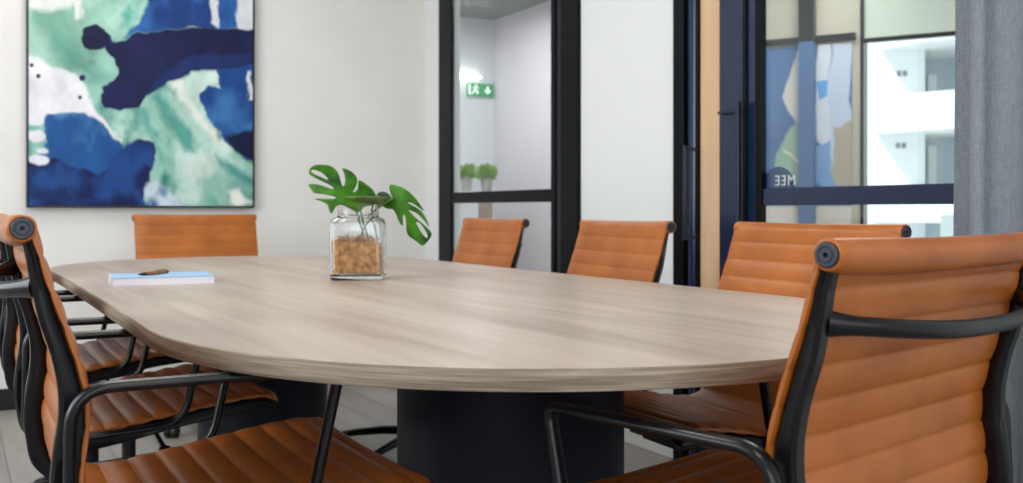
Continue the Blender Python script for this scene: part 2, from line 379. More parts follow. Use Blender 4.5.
def wall_lamp():
    t0, z1 = on_end(452, 72); t1, z0 = on_end(479, 83)
    h = z1-z0
    r = empty('wall_lamp', st(S_END-.0, (t0+t1)/2, (z0+z1)/2), ANG); tag(r, 'glowing white wedge-shaped lamp left of the exit sign', 'lamp')
    hw = (t1-t0)/2; n = 10; mb = MB(); vs = []; 
    prof = [(-hw, h*.45), (-hw*.9, h*.5), (0, h*.36), (hw*.85, h*.22), (hw, h*.05)]
    prof = prof+[(hw, -h*.02), (hw*.8, -h*.10), (0, -h*.22), (-hw*.8, -h*.42), (-hw, -h*.38)]
    m = len(prof)
    mb.add([(a, -.05, b) for a, b in prof]+[(a, -.012, b) for a, b in prof], [tuple(range(m)), tuple(range(m, 2*m))[::-1]]+[(i, (i+1) % m, m+(i+1) % m, m+i) for i in range(m)])
    mb.build('diffuser', mat('lamp_white', (255,252,245), .4, emis=5), r)
    mb = MB(); mb.box(-hw*.6, hw*.6, -.014, -.0005, -h*.2, h*.2); mb.build('back_plate', M['white_paint'], r)
wall_lamp()

LEDGE_S = 6.95
def on_s(x, s):
    m = (x-511.5)/FPX; return s*(UY*m-UX)/(NX-NY*m)
tL, tR0, tR1 = on_s(440, LEDGE_S), on_s(478, LEDGE_S), on_s(492.5, LEDGE_S)
LZ = z_at(191.5, depth_s(LEDGE_S, tR0))
cab = empty('sideboard', st(LEDGE_S, 0, 0), ANG); tag(cab, 'tall white sideboard with timber end below the two potted plants', 'cabinet')
mb = MB(); mb.box(tL-.9, tR0, 0, .4, .06, LZ-.02); mb.build('cabinet_body', M['white_paint'], cab, bevel=.003)
mb = MB(); mb.box(tL-.92, tR1, -.01, .41, LZ-.02, LZ); mb.build('cabinet_top', M['white_paint'], cab, bevel=.003)
mb = MB(); mb.box(tR0+.0005, tR1, 0, .4, 0, LZ-.0205); mb.build('end_panel', mat('brown_timber', (150,128,110), .5), cab)
mb = MB(); mb.box(tL-.88, tR0-.02, .03, .38, 0, .0595); mb.build('plinth', M['skirting'], cab)
for i in range(3):
    mb = MB(); a = tL-.9+(tR0-tL+.9)*i/3
    mb.box(a+.004, a+(tR0-tL+.9)/3-.004, -.016, -.0005, .07, LZ-.03); d = mb.build('cabinet_door', M['white_paint'], cab, bevel=.002)
    k = MB(); k.box(a+.03, a+.04, -.03, -.0165, .5, .62); k.build('door_pull', M['steel2'], d)

def herb(xc, seed, label, w, bright):
    rnd = random.Random(seed); t = on_s(xc, LEDGE_S+.12); s = LEDGE_S+.12; k = depth_s(s, t)/FPX
    r = empty('potted_plant', st(s, t, LZ), ANG); tag(r, label, 'potted plant', 'pair of potted plants on the sideboard')
    pr = w*k/2; ph = 15*k
    mb = MB(); mb.lathe([(pr*.62,0),(pr*.7,.004),(pr*.95,ph*.5),(pr,ph*.92),(pr*1.02,ph),(pr*.9,ph),(pr*.88,ph*.9)], seg=24)
    mb.build('pot', mat('pale_grey_pot', (160,158,150), .6), r)
    mb = MB(); mb.lathe([(.002,ph*.9),(pr*.86,ph*.9)], seg=20, cap=False); mb.build('soil', M['soil'], r)
    lm = add_noise(mat('herb_green', bright, .5), tuple(int(c*.7) for c in bright), bright, (40,40,40))
    mb = MB()
    for i in range(150):
        a = rnd.uniform(0, 2*pi); e = rnd.uniform(.05, 1.3); L = rnd.uniform(.6, 1)*20*k*(.5+.55*sin(e))
        d = Vector((cos(a)*cos(e)*1.0, sin(a)*cos(e)*1.0, sin(e)*.95)); b = Vector((0,0,ph*.9))
        tip = b+d*L; sd = d.cross(Vector((rnd.uniform(-1,1), rnd.uniform(-1,1), .3))).normalized()*L*.22
        nn = d.cross(sd).normalized()*L*.06; mid = b+d*L*.62
        st0 = b+d*L*.1; wv = sd*.08
        mb.add([st0+wv, st0-wv, mid+sd, tip+Vector((0,0,-L*.12)), mid-sd, mid+nn], [(0,2,5),(0,5,1),(1,5,4),(2,3,5),(5,3,4)])
    mb.build('foliage', lm, r)
herb(466.5, 3, 'left of the two leafy green plants in pale pots beyond the glass', 12.5, (140,200,60))
herb(486.5, 8, 'right of the two leafy green plants in pale pots beyond the glass', 12.5, (152,208,68))

# ------------------------------------------------------------------ beyond the sliding door: panel, window and building added for its reflections
VX = -1.71                                     # the outer wall stands at an angle to the corridor
dv = Vector((VX, 1, 0)).normalized(); P0 = Vector(((857-511.5)/FPX*6.0, 6.0, 0))
def ow(x):                                     # picture column -> distance along the outer wall from P0 (towards its left end)
    m = (x-511.5)/FPX; return (P0.x-m*P0.y)/(m*dv.y-dv.x)
def ow_d(x): return P0.y+dv.y*ow(x)
OWR = atan2(dv.y, dv.x)+pi                     # local +x points right in the picture, local y away from the camera
def lx(x): return -ow(x)
ztop = z_at(38, ow_d(866)); zsill = .35
m0 = MB(); xa, xb, xc, xd = lx(700), lx(861.5), lx(1010), lx(1180)
m0.box(xa, xb, 0, .15, 0, CC); m0.box(xb, xd, .14, .15, ztop, CC); m0.box(xb, xd, 0, .15, 0, zsill); m0.box(xc, xd, 0, .15, zsill, ztop)
struct(m0, 'wall_outer', mat('grey_beige_wall', (186,180,168), .85), 'grey beige outer wall across the corridor', 'wall', P0, OWR)
wz = empty('reflected_window', P0, OWR); tag(wz, 'outside window added behind the sliding door for its bright reflection', 'window', kind='structure')  # added for the bright window reflected in the door glass
f = MB(); f.box(xb-.004, xb+.016, -.02, .1, 0, CC-.01); f.box(xb+.016, xc, .04, .08, ztop-.02, ztop); f.box(xb+.016, xc, .04, .08, zsill, zsill+.03); f.box(xc-.03, xc, .04, .08, zsill, ztop)
f.build('window_frame', M['steel2'], wz)
f = MB(); f.box(xb, xc, .055, .062, zsill, ztop); f.build('window_pane', M['pane'], wz)
f = MB(); f.box(xb+.0165, xd, 0, .139, ztop, CC-.001)
struct(f, 'trim_4', mat('pale_green_lintel', (198,208,196), .8), 'pale green grey lintel above the added outside window', 'trim', P0, OWR)
# dark post; slanting rail added for a transom in the reflection
f = MB(); zj = z_at(44, ow_d(810)); f.box(lx(802.5), lx(817.5), -.10, -.04, 0, zj)
struct(f, 'trim_2', mat('slate_blue_post', (72,104,146), .45), 'slate blue post across the corridor', 'trim', P0, OWR)
f = MB(); f.box(lx(802.5), lx(817.5), -.10, -.04, zj+.0005, CC-.001)
struct(f, 'trim_5', M['steel2'], 'dark upper length of the post across the corridor', 'trim', P0, OWR)
f = MB(); f.box(lx(764), lx(856), -.035, -.002, z_at(44, ow_d(800))+.0, z_at(38, ow_d(800)))
struct(f, 'trim_3', M['steel2'], 'dark rail for the transom in the reflection, above its blue panel', 'trim', P0, OWR)

def noise2(shape, cells, seed):
    r = np.random.default_rng(seed); h, w_ = shape; g = r.random((cells+3, cells+3))
    y = np.linspace(0, cells, h); x = np.linspace(0, cells, w_); yi = y.astype(int); xi = x.astype(int)
    fy = (y-yi)[:, None]; fx = (x-xi)[None]; fy = fy*fy*(3-2*fy); fx = fx*fx*(3-2*fx)
    a = g[np.ix_(yi, xi)]; b = g[np.ix_(yi, xi+1)]; c = g[np.ix_(yi+1, xi)]; d = g[np.ix_(yi+1, xi+1)]
    return (a*(1-fx)+b*fx)*(1-fy)+(c*(1-fx)+d*fx)*fy
def fbm(shape, cells, seed, o=4): return sum(noise2(shape, cells*2**k, seed+k)/2**k for k in range(o))/sum(1/2**k for k in range(o))
def in_poly(px, py, poly):
    ins = np.zeros(px.shape, bool); n = len(poly)
    for i in range(n):
        x1, y1 = poly[i]; x2, y2 = poly[(i+1) % n]
        c = ((y1 > py) != (y2 > py)) & (px < (x2-x1)*(py-y1)/((y2-y1) or 1e-9)+x1); ins ^= c
    return ins
def dist_poly(px, py, poly):
    d = np.full(px.shape, 1e9); n = len(poly)
    for i in range(n):
        x1, y1 = poly[i]; x2, y2 = poly[(i+1) % n]; dx, dy = x2-x1, y2-y1; L = dx*dx+dy*dy+1e-9
        t = np.clip(((px-x1)*dx+(py-y1)*dy)/L, 0, 1); d = np.minimum(d, np.hypot(px-x1-t*dx, py-y1-t*dy))
    return np.where(in_poly(px, py, poly), d, -d)
def lin(c): c = np.array(c, float)/255; return np.where(c <= .04045, c/12.92, ((c+.055)/1.055)**2.4)
def over(img, col, a): a = np.clip(a, 0, 1)[..., None]; return img*(1-a)+np.asarray(col)*a
def grid_sheet(name, W, H, img, material, parent, y, thick=.004, wrapy=None):
    h, w_ = img.shape[:2]; xs = np.linspace(-W/2, W/2, w_); zs = np.linspace(H, 0, h)
    vs = [(x, y, z) for z in zs for x in xs]
    fs = [(i*w_+j, (i+1)*w_+j, (i+1)*w_+j+1, i*w_+j+1) for i in range(h-1) for j in range(w_-1)]
    n0 = len(vs); vs += [(-W/2, y+thick, H), (W/2, y+thick, H), (W/2, y+thick, 0), (-W/2, y+thick, 0)]
    fs += [(n0, n0+1, n0+2, n0+3)]
    top = [j for j in range(w_)]; bot = [(h-1)*w_+j for j in range(w_)]; lef = [i*w_ for i in range(h)]; rig = [i*w_+w_-1 for i in range(h)]
    fs += [tuple(top+[n0+1, n0]), tuple(bot[::-1]+[n0+3, n0+2]), tuple(lef[::-1]+[n0, n0+3]), tuple(rig+[n0+2, n0+1])]
    me = bpy.data.meshes.new(name); me.from_pydata(vs, [], fs); me.materials.append(material)
    ca = me.color_attributes.new('Col', 'FLOAT_COLOR', 'POINT')
    cols = np.ones((len(vs), 4)); cols[:n0, :3] = img.reshape(-1, 3); cols[n0:, :3] = img.mean((0,1))
    ca.data.foreach_set('color', cols.ravel()); me.update()
    o = bpy.data.objects.new(name, me); C.objects.link(o); o.parent = parent; return o

def reflection_panel():                                  # the painting's reflection in the door glass, put into panel colours
    x0, x1 = 764, 852; W = lx(x1)-lx(x0); d = ow_d(808); zt = z_at(46, d); zb = z_at(240, d); H = zt-zb
    h, w_ = 130, 90; X, Y = np.meshgrid(np.linspace(764, 852, w_), np.linspace(46, 240, h))
    nx = (fbm((h,w_), 7, 5)-.5)*10; px, py = X+nx, Y+(fbm((h,w_), 7, 9)-.5)*12
    img = np.ones((h,w_,3))*lin((92,124,168)); img = over(img, lin((60,88,136)), fbm((h,w_), 4, 2)*1.1-.2)
    a = lambda poly, col, s=1.2: over(img, lin(col), dist_poly(px, py, poly)/s+.5)
    img = a([(788,80),(803,40),(803,130),(797,126),(791,110),(784,98)], (206,200,196))
    img = a([(780,150),(790,128),(803,120),(803,186),(775,186)], (150,178,160))
    img = a([(784,150),(803,160),(803,164),(784,154)], (210,206,190), .8)
    img = a([(817,40),(832,40),(832,140),(826,150),(817,142)], (208,212,224))
    img = a([(818,84),(832,84),(830,100),(822,104)], (100,160,214))
    img = a([(834,40),(852,40),(852,186),(832,186),(830,120)], (190,200,222))
    img = a([(836,126),(852,124),(852,186),(834,186)], (176,166,152))
    img = a([(817,150),(830,140),(836,186),(817,186)], (120,158,206))
    img = over(img, lin((214,206,198)), (Y > 206)*1.)
    r = empty('painting_reflection', P0+Vector((0,0,0)), OWR); r.location = P0+(-dv)*((lx(x0)+lx(x1))/2)+Vector((0,0,zb))
    tag(r, 'blue and white abstract poster beyond the sliding glass door', 'reflection_panel')
    grid_sheet('reflection_sheet', W, H, img, M['print'], r, -.012, .008)
    mb = MB(); mb.box(-W/2+.01, W/2-.01, -.004, -.0005, .01, H-.01); mb.build('backing_board', M['white_paint'], r)
reflection_panel()

def building():                                # added behind both panes for the building reflected in the door glass
    d = 24.; k = d/FPX; X = lambda x: (x-511.5)*k
    gz = -9.0
    Zh = lambda y: z_at(y, d)
    r = empty('reflected_building', (X(900), d, gz), 0); tag(r, 'white apartment building with stacked balconies, added for its reflection in the door', 'building')
    wm = mat('white_render', (238,240,240), .8); gm = mat('shaded_soffit', (196,208,206), .8); gl = mat('balcony_glass_wall', (186,202,210), .25)
    L = lambda x: X(x)-X(900)
    z = lambda y: Zh(y)-gz
    mb = MB(); mb.box(L(805), L(925), 0, 6, 0, z(20)); mb.build('wall', wm, r)
    mb = MB(); mb.box(L(925.5), L(1100), 1.6, 6, 0, z(20)); mb.build('recessed_wall', gl, r)
    for (yt, yb, xl) in ((-40, -12, 880), (-16, 50, 880), (98, 134, 876), (186, 222, 872)):
        mb = MB()
        pts = [(L(xl), .0), (L(xl)+.5, -1.1), (L(940), -2.0), (L(1100), -2.3), (L(1100), 1.6), (L(925), 1.6), (L(925), .0)]
        n = len(pts); z0, z1 = z(yb), z(yt)
        mb.add([(a, b, z0) for a, b in pts]+[(a, b, z1) for a, b in pts], [tuple(range(n))[::-1], tuple(range(n, 2*n))]+[(i, (i+1) % n, n+(i+1) % n, n+i) for i in range(n)])
        mb.build('balcony', wm, r)
    for (yt, yb) in ((66, 98), (142, 186)):
        for xx in (930, 942, 954):
            mb = MB(); mb.box(L(xx), L(xx)+.22, 1.5, 1.595, z(yb), z(yt)); mb.build('window_mullion', wm, r)
    for (x_, y_) in ((897, 73), (903, 73), (896, 145), (902, 145)):
        mb = MB(); mb.box(L(x_), L(x_)+.09, -.03, -.001, z(y_+3), z(y_-2)); mb.build('wall_light', mat('dark_fitting', (120,126,130), .5), r)
    # low block and parapet at the foot
    mb = MB(); mb.box(L(860), L(1100), -5.5, -4.5, 0, z(214)-.0); mb.build('parapet', mat('pale_parapet', (205,214,210), .8), r)
building()

# curtain at the right, hanging from above the frame
def curtain():
    r = empty('curtain', st(S(985), T_RIGHT-.11, 0), ANG); tag(r, 'grey linen curtain hanging in front of the sliding glass door', 'curtain')
    m = mat('grey_linen', (140,148,158), .9, spec=.1); n, l, b = nodes(m)
    tc = n.new('ShaderNodeTexCoord'); mp = n.new('ShaderNodeMapping'); mp.inputs['Scale'].default_value = (60,60,900); l.new(tc.outputs['Object'], mp.inputs[0])
    a = n.new('ShaderNodeTexNoise'); a.inputs['Scale'].default_value = 1; l.new(mp.outputs[0], a.inputs['Vector'])
    mp2 = n.new('ShaderNodeMapping'); mp2.inputs['Scale'].default_value = (500,500,30); l.new(tc.outputs['Object'], mp2.inputs[0])
    c = n.new('ShaderNodeTexNoise'); c.inputs['Scale'].default_value = 1; l.new(mp2.outputs[0], c.inputs['Vector'])
    ad = n.new('ShaderNodeMath'); ad.operation = 'ADD'; l.new(a.outputs[0], ad.inputs[0]); l.new(c.outputs[0], ad.inputs[1])
    cr = n.new('ShaderNodeValToRGB'); cr.color_ramp.elements[0].position = .35; cr.color_ramp.elements[1].position = .7
    hf = n.new('ShaderNodeMath'); hf.operation = 'MULTIPLY'; hf.inputs[1].default_value = .5; l.new(ad.outputs[0], hf.inputs[0]); l.new(hf.outputs[0], cr.inputs[0])
    cr.color_ramp.elements[0].color = s2l((128,136,146)); cr.color_ramp.elements[1].color = s2l((186,192,198)); l.new(cr.outputs[0], b.inputs['Base Color'])
    tl = n.new('ShaderNodeBsdfTranslucent'); tl.inputs[0].default_value = s2l((150,158,168))
    ms = n.new('ShaderNodeMixShader'); ms.inputs[0].default_value = .3; out = n['Material Output']
    l.new(b.outputs[0], ms.inputs[1]); l.new(tl.outputs[0], ms.inputs[2]); l.new(ms.outputs[0], out.inputs[0])
    s0 = t_plane(952, T_RIGHT-.11)-S(985); mb = MB(); nx, nz = 260, 24; L = .95; vs = []; fs = []
    for side in (0, 1):
        for i in range(nz+1):
            z = .02+2.42*i/nz
            for j in range(nx+1):
                q = j/nx; ph = q*2*pi*7+sin(q*13)*.9; amp = .026*(1+.25*sin(q*31))
                x = amp*sin(ph+.25*sin(z*1.1))+side*.0015
                y = s0-L*q+.008*cos(2*ph)-.022*(z/2.4)*(1-q)
                vs.append((x, y, z))
    w_ = nx+1; N = w_*(nz+1)
    for i in range(nz):
        for j in range(nx):
            a_ = i*w_+j; fs.append((a_, a_+1, a_+w_+1, a_+w_)); fs.append((N+a_, N+a_+w_, N+a_+w_+1, N+a_+1))
    for i in range(nz):
        for j in (0, nx):
            a_ = i*w_+j; fs.append((a_, a_+w_, N+a_+w_, N+a_))
    for j in range(nx):
        for i in (0, nz):
            a_ = i*w_+j; fs.append((a_, a_+1, N+a_+1, N+a_))
    mb.add(vs, fs); mb.build('fabric', m, r, sharp=60)
    mb = MB(); mb.tube([(0, s0+.1, 2.46), (0, s0-L-.1, 2.46)], .012); mb.build('curtain_rail', M['steel'], r)
    for y in (s0+.05, s0-L-.05):
        mb = MB(); mb.box(-.006, .11, y-.008, y+.008, 2.455, 2.47); mb.build('rail_bracket', M['steel'], r)
curtain()

# ------------------------------------------------------------------ the painting
def painting():
    t0 = on_wall = None
    def tb(x): m = (x-511.5)/FPX; return S_BACK2*(UY*m-UX)/(NX-NY*m)
    S_BACK2 = S_BACK-.045
    ta, tb_ = tb(28), tb(253.5); W = tb_-ta; tm = (ta+tb_)/2; zb = z_at(206.3, depth_s(S_BACK2, tm)); H = 1.42
    r = empty('painting', st(S_BACK, tm, zb), ANG); tag(r, 'large blue and teal abstract painting on the back wall', 'painting')
    w_, h = 330, 420; tt_, zz = np.meshgrid(np.linspace(ta, tb_, w_), np.linspace(zb+H, zb, h))
    wx_, wy_ = UX*S_BACK2+NX*tt_, UY*S_BACK2+NY*tt_         # the design's own units, as it reads from the table's near end
    X, Y = (511.5+FPX*wx_/wy_)*2.196, (HZ-FPX*(zz-CAMH)/wy_)*2.196
    sh = X.shape
    wx = (fbm(sh, 10, 11)-.5)*34; wy = (fbm(sh, 10, 21)-.5)*34
    fx = (fbm(sh, 26, 31)-.5)*20; px, py = X+wx*.22+fx, Y+wy*.22+(fbm(sh, 22, 33)-.5)*10
    img = np.ones(sh+(3,))*lin((152,200,186))
    ang = .9; u = (X*cos(ang)+Y*sin(ang)+wx*2)/500; v = (-X*sin(ang)+Y*cos(ang)+wy*2)/500
    # flowing teal streaks
    flow = np.sin(v*30+fbm(sh, 5, 41)*9)*.5+.5
    img = over(img, lin((84,158,146)), (flow*fbm(sh, 6, 51)*1.5-.35)*1.0)
    img = over(img, lin((206,228,220)), (fbm(sh, 7, 61)-.54)*4)
    img = over(img, lin((60,128,120)), (fbm(sh, 12, 71)-.6)*4)
    def P(poly, col, soft=3, tex=None, lo=0, amt=1.):
        nonlocal img
        a = np.clip(dist_poly(px, py, poly)/soft+.5, 0, 1)*amt
        c = lin(col) if tex is None else lin(col)[None, None]*(1-tex[0][..., None])+lin(tex[1])[None, None]*tex[0][..., None]
        img = over(img, c, a)
    n1, n2 = np.clip((fbm(sh, 8, 81)-.36)*3.6, 0, 1), np.clip((fbm(sh, 12, 91)-.38)*3.6, 0, 1)
    # upper left washes
    P([(50,-300),(330,-300),(330,40),(250,70),(180,170),(100,150),(50,120)], (126,176,158), 40, (n1, (166,206,192)))
    P([(60,-30),(190,-60),(170,5),(110,25),(60,15)], (226,232,228), 14)
    P([(165,0),(182,-10),(178,40),(168,45)], (226,230,224), 8)
    P([(300,-80),(345,-80),(330,10),(285,60),(262,80),(270,40)], (96,170,158), 12, (n2, (170,214,200)))
    P([(110,60),(150,90),(190,140),(240,170),(220,180),(150,150),(110,100)], (76,140,132), 30, amt=.6)
    # white spill
    P([(50,118),(85,128),(118,150),(165,160),(190,190),(205,240),(240,275),(270,310),(262,330),(200,270),(50,270)], (229,229,236), 6)
    # streaks of the big teal sweep
    P([(372,180),(392,165),(420,215),(455,265),(500,330),(470,310),(425,255)], (222,230,222), 10)
    P([(352,190),(375,240),(420,290),(430,335),(405,330),(365,270),(335,215)], (88,158,148), 16)
    P([(500,420),(520,412),(552,446),(515,452)], (232,236,230), 8)
    P([(470,340),(520,370),(556,395),(556,420),(500,380)], (86,152,146), 14)
    P([(300,240),(330,300),(360,360),(340,300),(320,240)], (100,170,160), 14)
    # blue cloud
    P([(96,262),(110,246),(150,250),(190,252),(228,275),(262,308),(272,325),(268,400),(200,420),(90,380),(84,340),(98,310)], (34,84,146), 5, (n1, (92,146,190)))
    P([(50,358),(110,345),(150,362),(215,388),(250,345),(300,306),(338,310),(340,350),(330,400),(318,440),(322,470),(50,470)], (22,34,84), 4, (n2*.8, (38,78,142)))
    P([(232,350),(300,312),(332,318),(300,380),(240,440),(210,440)], (32,76,144), 18, (n1, (24,48,104)), amt=.8)
    for cx, cy, rr in ((78,300,17),(82,352,15),(76,262,16),(90,330,8)):
        P([(cx+rr*1.2*cos(a*pi/8), cy+rr*.8*sin(a*pi/8)) for a in range(16)], (226,228,236), 4)
    P([(325,400),(345,395),(372,420),(400,440),(420,470),(318,470)], (196,214,226), 8, (n2, (50,96,150)))
    # right blue mass
    P([(476,150),(556,132),(580,140),(580,380),(540,350),(505,315),(470,280),(447,240),(443,205),(458,188),(486,196)], (28,70,136), 4, (n1, (58,112,172)))
    P([(500,300),(580,280),(580,385),(548,356),(515,330)], (18,26,62), 10)
    P([(546,160),(556,158),(556,222),(546,220)], (215,220,222), 4)
    # top right bands
    P([(430,-300),(580,-300),(580,66),(470,66),(440,40)], (214,220,226), 6)
    P([(330,-300),(455,-300),(462,50),(480,66),(420,60),(300,70),(270,88),(300,50),(330,12)], (30,62,124), 6, (n2, (44,98,166)))
    P([(468,-300),(512,-300),(520,64),(480,66)], (40,96,166), 5, (n1, (26,60,120)))
    # main dark figure
    P([(225,68),(252,92),(275,90),(300,70),(360,64),(440,60),(480,64),(575,64),(575,142),(480,150),(420,156),(370,180),(325,212),(305,235),(262,246),(232,236),(220,212),(228,192),(250,176),(262,160),(250,128),(228,106)], (24,28,66), 3, (n1*.6, (30,38,88)))
    P([(207+29*cos(a*pi/10), 82+28*sin(a*pi/10)) for a in range(20)], (24,28,64), 3)
    P([(360,160),(420,120),(556,118),(556,142),(480,150),(420,156),(370,182),(320,215)], (34,56,116), 12, amt=.6)
    for cx, cy, rr in ((180,171,7),(83,167,5),(175,214,4.5),(68,143,4.5)):
        img = over(img, lin((34,44,84)), (rr-np.hypot(X-cx, Y-cy))/2+.5)
    img = img*(.72+.44*fbm(sh, 15, 99, 5))[..., None]
    grid_sheet('canvas', W-.006, H-.006, img, M['canvas'], r, -.042, .03).location = (0, 0, .003)
    mb = MB(); e = .006
    mb.box(-W/2-e, -W/2, -.045, -.001, -e, H+e).box(W/2, W/2+e, -.045, -.001, -e, H+e).box(-W/2, W/2, -.045, -.001, -e, 0).box(-W/2, W/2, -.045, -.001, H, H+e)
    mb.build('picture_frame', mat('black_picture_frame', (18,20,24), .4), r)
painting()

# ------------------------------------------------------------------ the table
TC = Vector((-.4225, 2.65, 0)); TL, TW, TN, TB, BUL, TTH, TOP = 3.182, 1.308, 2.13, .73, -.024, .0274, .74
def outline(inset=0, N=220):
    pts = []
    for i in range(N):
        t = 2*pi*i/N; c, s = cos(t), sin(t)
        x = TB*math.copysign(abs(c)**(2/TN), c)+math.copysign(TL/2-TB, c); y = TW/2*math.copysign(abs(s)**(2/TN), s)
        pts.append((x, y))
    full = []
    for i in range(N):                          # fill the straight sides
        a, b = pts[i], pts[(i+1) % N]; full.append(a)
        if abs(a[0]-b[0]) > .3:
            for k in range(1, 24): full.append((a[0]+(b[0]-a[0])*k/24, a[1]+(b[1]-a[1])*k/24))
    full = [(x, y*(1-BUL*(x/(TL/2))**2)) for x, y in full]
    if inset:
        o = []; n = len(full)
        for i in range(n):
            a, b = Vector(full[i-1]), Vector(full[(i+1) % n]); d = (b-a)
            if d.length < 1e-7: o.append(full[i]); continue
            d.normalize(); o.append((full[i][0]-d.y*inset, full[i][1]+d.x*inset))
        full = o
    return full
table = empty('conference_table', TC, ANG+pi/2); tag(table, 'long oval washed oak conference table on two black drums', 'table')
def ring_mesh(loops):
    mb = MB(); n = len(loops[0][0]); vs = []; fs = []
    for pts, z in loops: vs += [(x, y, z) for x, y in pts]
    for k in range(len(loops)-1):
        for i in range(n): j = (i+1) % n; fs.append((k*n+i, k*n+j, (k+1)*n+j, (k+1)*n+i))
    return mb, vs, fs, n
o0, o1, o2 = outline(0), outline(.0012), outline(.003)
mb, vs, fs, n = ring_mesh([(o2, TOP-TTH+.001), (o2, TOP-.0006), (o2, TOP)])
fs += [tuple(range(n))[::-1], tuple(2*n+i for i in range(n))]; mb.add(vs, fs); mb.build('tabletop', M['table_wood'], table, sharp=40)
mb, vs, fs, n = ring_mesh([(o2, TOP-TTH), (o1, TOP-TTH+.0002), (o0, TOP-TTH+.0015), (o0, TOP-.0018), (o1, TOP-.0003), (o2, TOP+.0001)])
mb.add(vs, fs); mb.build('edge_band', M['edge_wood'], table, sharp=60)
for sx in (-1, 1):
    mb = MB(); mb.lathe([(.205,0),(.216,.004),(.216,.03),(.2145,.034),(.2145,TOP-TTH-.03),(.216,TOP-TTH-.026),(.216,TOP-TTH)], (sx*.86, 0, 0), 72)
    mb.build('pedestal', M['pedestal'], table)

# ------------------------------------------------------------------ the chairs
HC = .88                                        # height of the head roll's axis
PROF = [(.0150,.009),(.0195,.000),(.0235,-.014),(.0295,-.034),(.039,-.068),(.050,-.1),(.060,-.129),(.070,-.161),(.078,-.19),(.083,-.218),(.083,-.25),(.079,-.285),(.076,-.32),(.078,-.352),(.088,-.383),(.110,-.407),(.145,-.418),(.2,-.416),(.28,-.405),(.376,-.39),(.45,-.380),(.51,-.375),(.545,-.378),(.563,-.388),(.569,-.400)]
def resample(pts, step):
    out = [pts[0]]; acc = 0
    for a, b in zip(pts, pts[1:]):
        L = hypot(b[0]-a[0], b[1]-a[1])
        while acc+L >= step:
            t = (step-acc)/L; a = (a[0]+(b[0]-a[0])*t, a[1]+(b[1]-a[1])*t); out.append(a); L = hypot(b[0]-a[0], b[1]-a[1]); acc = 0
        acc += L
    return out
FULL = resample(smooth_path(PROF, 16), .0035)
SPLIT = min(range(len(FULL)), key=lambda i: hypot(FULL[i][0]-.088, FULL[i][1]+.383))
def sling(prof, spacing, hw, thick, sag, seat, phase=0.0):
    mb = MB(); nj = 20; vs = []; fs = []; n = len(prof); acc = phase
    for i, (k, z) in enumerate(prof):
        a, b = prof[max(i-1,0)], prof[min(i+1,n-1)]; tx, tz = b[0]-a[0], b[1]-a[1]; L = hypot(tx, tz)
        nx_, nz_ = (-tz/L, tx/L)                # points to the sitter's side
        if i: acc += hypot(k-prof[i-1][0], z-prof[i-1][1])
        ph = (acc/spacing) % 1; rib = (abs(sin(pi*ph)))**.55; amp = .7 if seat else .42
        loop = []
        for side in (0, 1):
            for j in range(nj+1):
                q = -1+2*j/nj if side == 0 else 1-2*j/nj
                x = hw*q*(1-.0*abs(q)); sg = sag*(1-q*q)*min(1, i/20)
                edge = max(0, (abs(q)-.955)/.045)
                tt = thick/2*sqrt(1-.9*edge**2)
                off = (tt*(1-amp+amp*rib) if side == 0 else -tt*(1-amp*1.1*(1-rib)))-thick/2-sg
                loop.append((x, k-.25+nx_*off, HC+z+nz_*off))
        vs += loop
    m = 2*(nj+1)
    for i in range(n-1):
        for j in range(m): fs.append((i*m+j, i*m+(j+1) % m, (i+1)*m+(j+1) % m, (i+1)*m+j))
    fs.append(tuple(range(m))); fs.append(tuple((n-1)*m+j for j in range(m))[::-1])
    mb.add(vs, fs); return mb
FRONT = [(.010,-.004),(.020,-.03),(.029,-.07),(.040,-.11),(.053,-.15),(.066,-.195),(.073,-.235),(.073,-.27),(.068,-.31),(.067,-.345),(.074,-.376),(.090,-.407),(.12,-.427),(.16,-.434),(.24,-.426),(.34,-.411),(.44,-.397),(.52,-.392),(.553,-.404),(.556,-.414)]
BACK = [(-.002,-.008),(.004,-.032),(.011,-.073),(.019,-.114),(.032,-.155),(.041,-.198),(.042,-.238),(.036,-.28),(.032,-.33),(.036,-.37),(.045,-.41),(.075,-.443),(.11,-.462),(.16,-.468),(.24,-.458),(.34,-.440),(.44,-.425),(.52,-.418),(.545,-.420),(.552,-.419)]
def side_frame(sg):
    fr = smooth_path(FRONT, 5); bk = smooth_path(BACK, 5); xs = (.246*sg, .269*sg); mb = MB(); n = len(fr); vs = []; fs = []
    for (a, b) in zip(fr, bk):
        d = (b[0]-a[0], b[1]-a[1]); L = hypot(*d) or 1e-6; c = min(.005, L*.3)/L; e = .004
        f1 = (a[0]+d[0]*c, a[1]+d[1]*c); b1 = (b[0]-d[0]*c, b[1]-d[1]*c)
        mid = ((a[0]+b[0])/2, (a[1]+b[1])/2); i_, o_ = xs[0], xs[1]; se = e*sg
        ring = [(i_+se, a), (o_-se, a), (o_, f1), (o_-se*.5, mid), (o_, b1), (o_-se, b), (i_+se, b), (i_, b1), (i_, f1)]
        vs += [(x, p[0]-.25, HC+p[1]) for x, p in ring]
    m = 9
    for i in range(n-1):
        for j in range(m): fs.append((i*m+j, i*m+(j+1) % m, (i+1)*m+(j+1) % m, (i+1)*m+j))
    fs.append(tuple(range(m))); fs.append(tuple((n-1)*m+j for j in range(m))[::-1]); mb.add(vs, fs); return mb
def K(x, k, z): return (x, k-.25, HC+z)
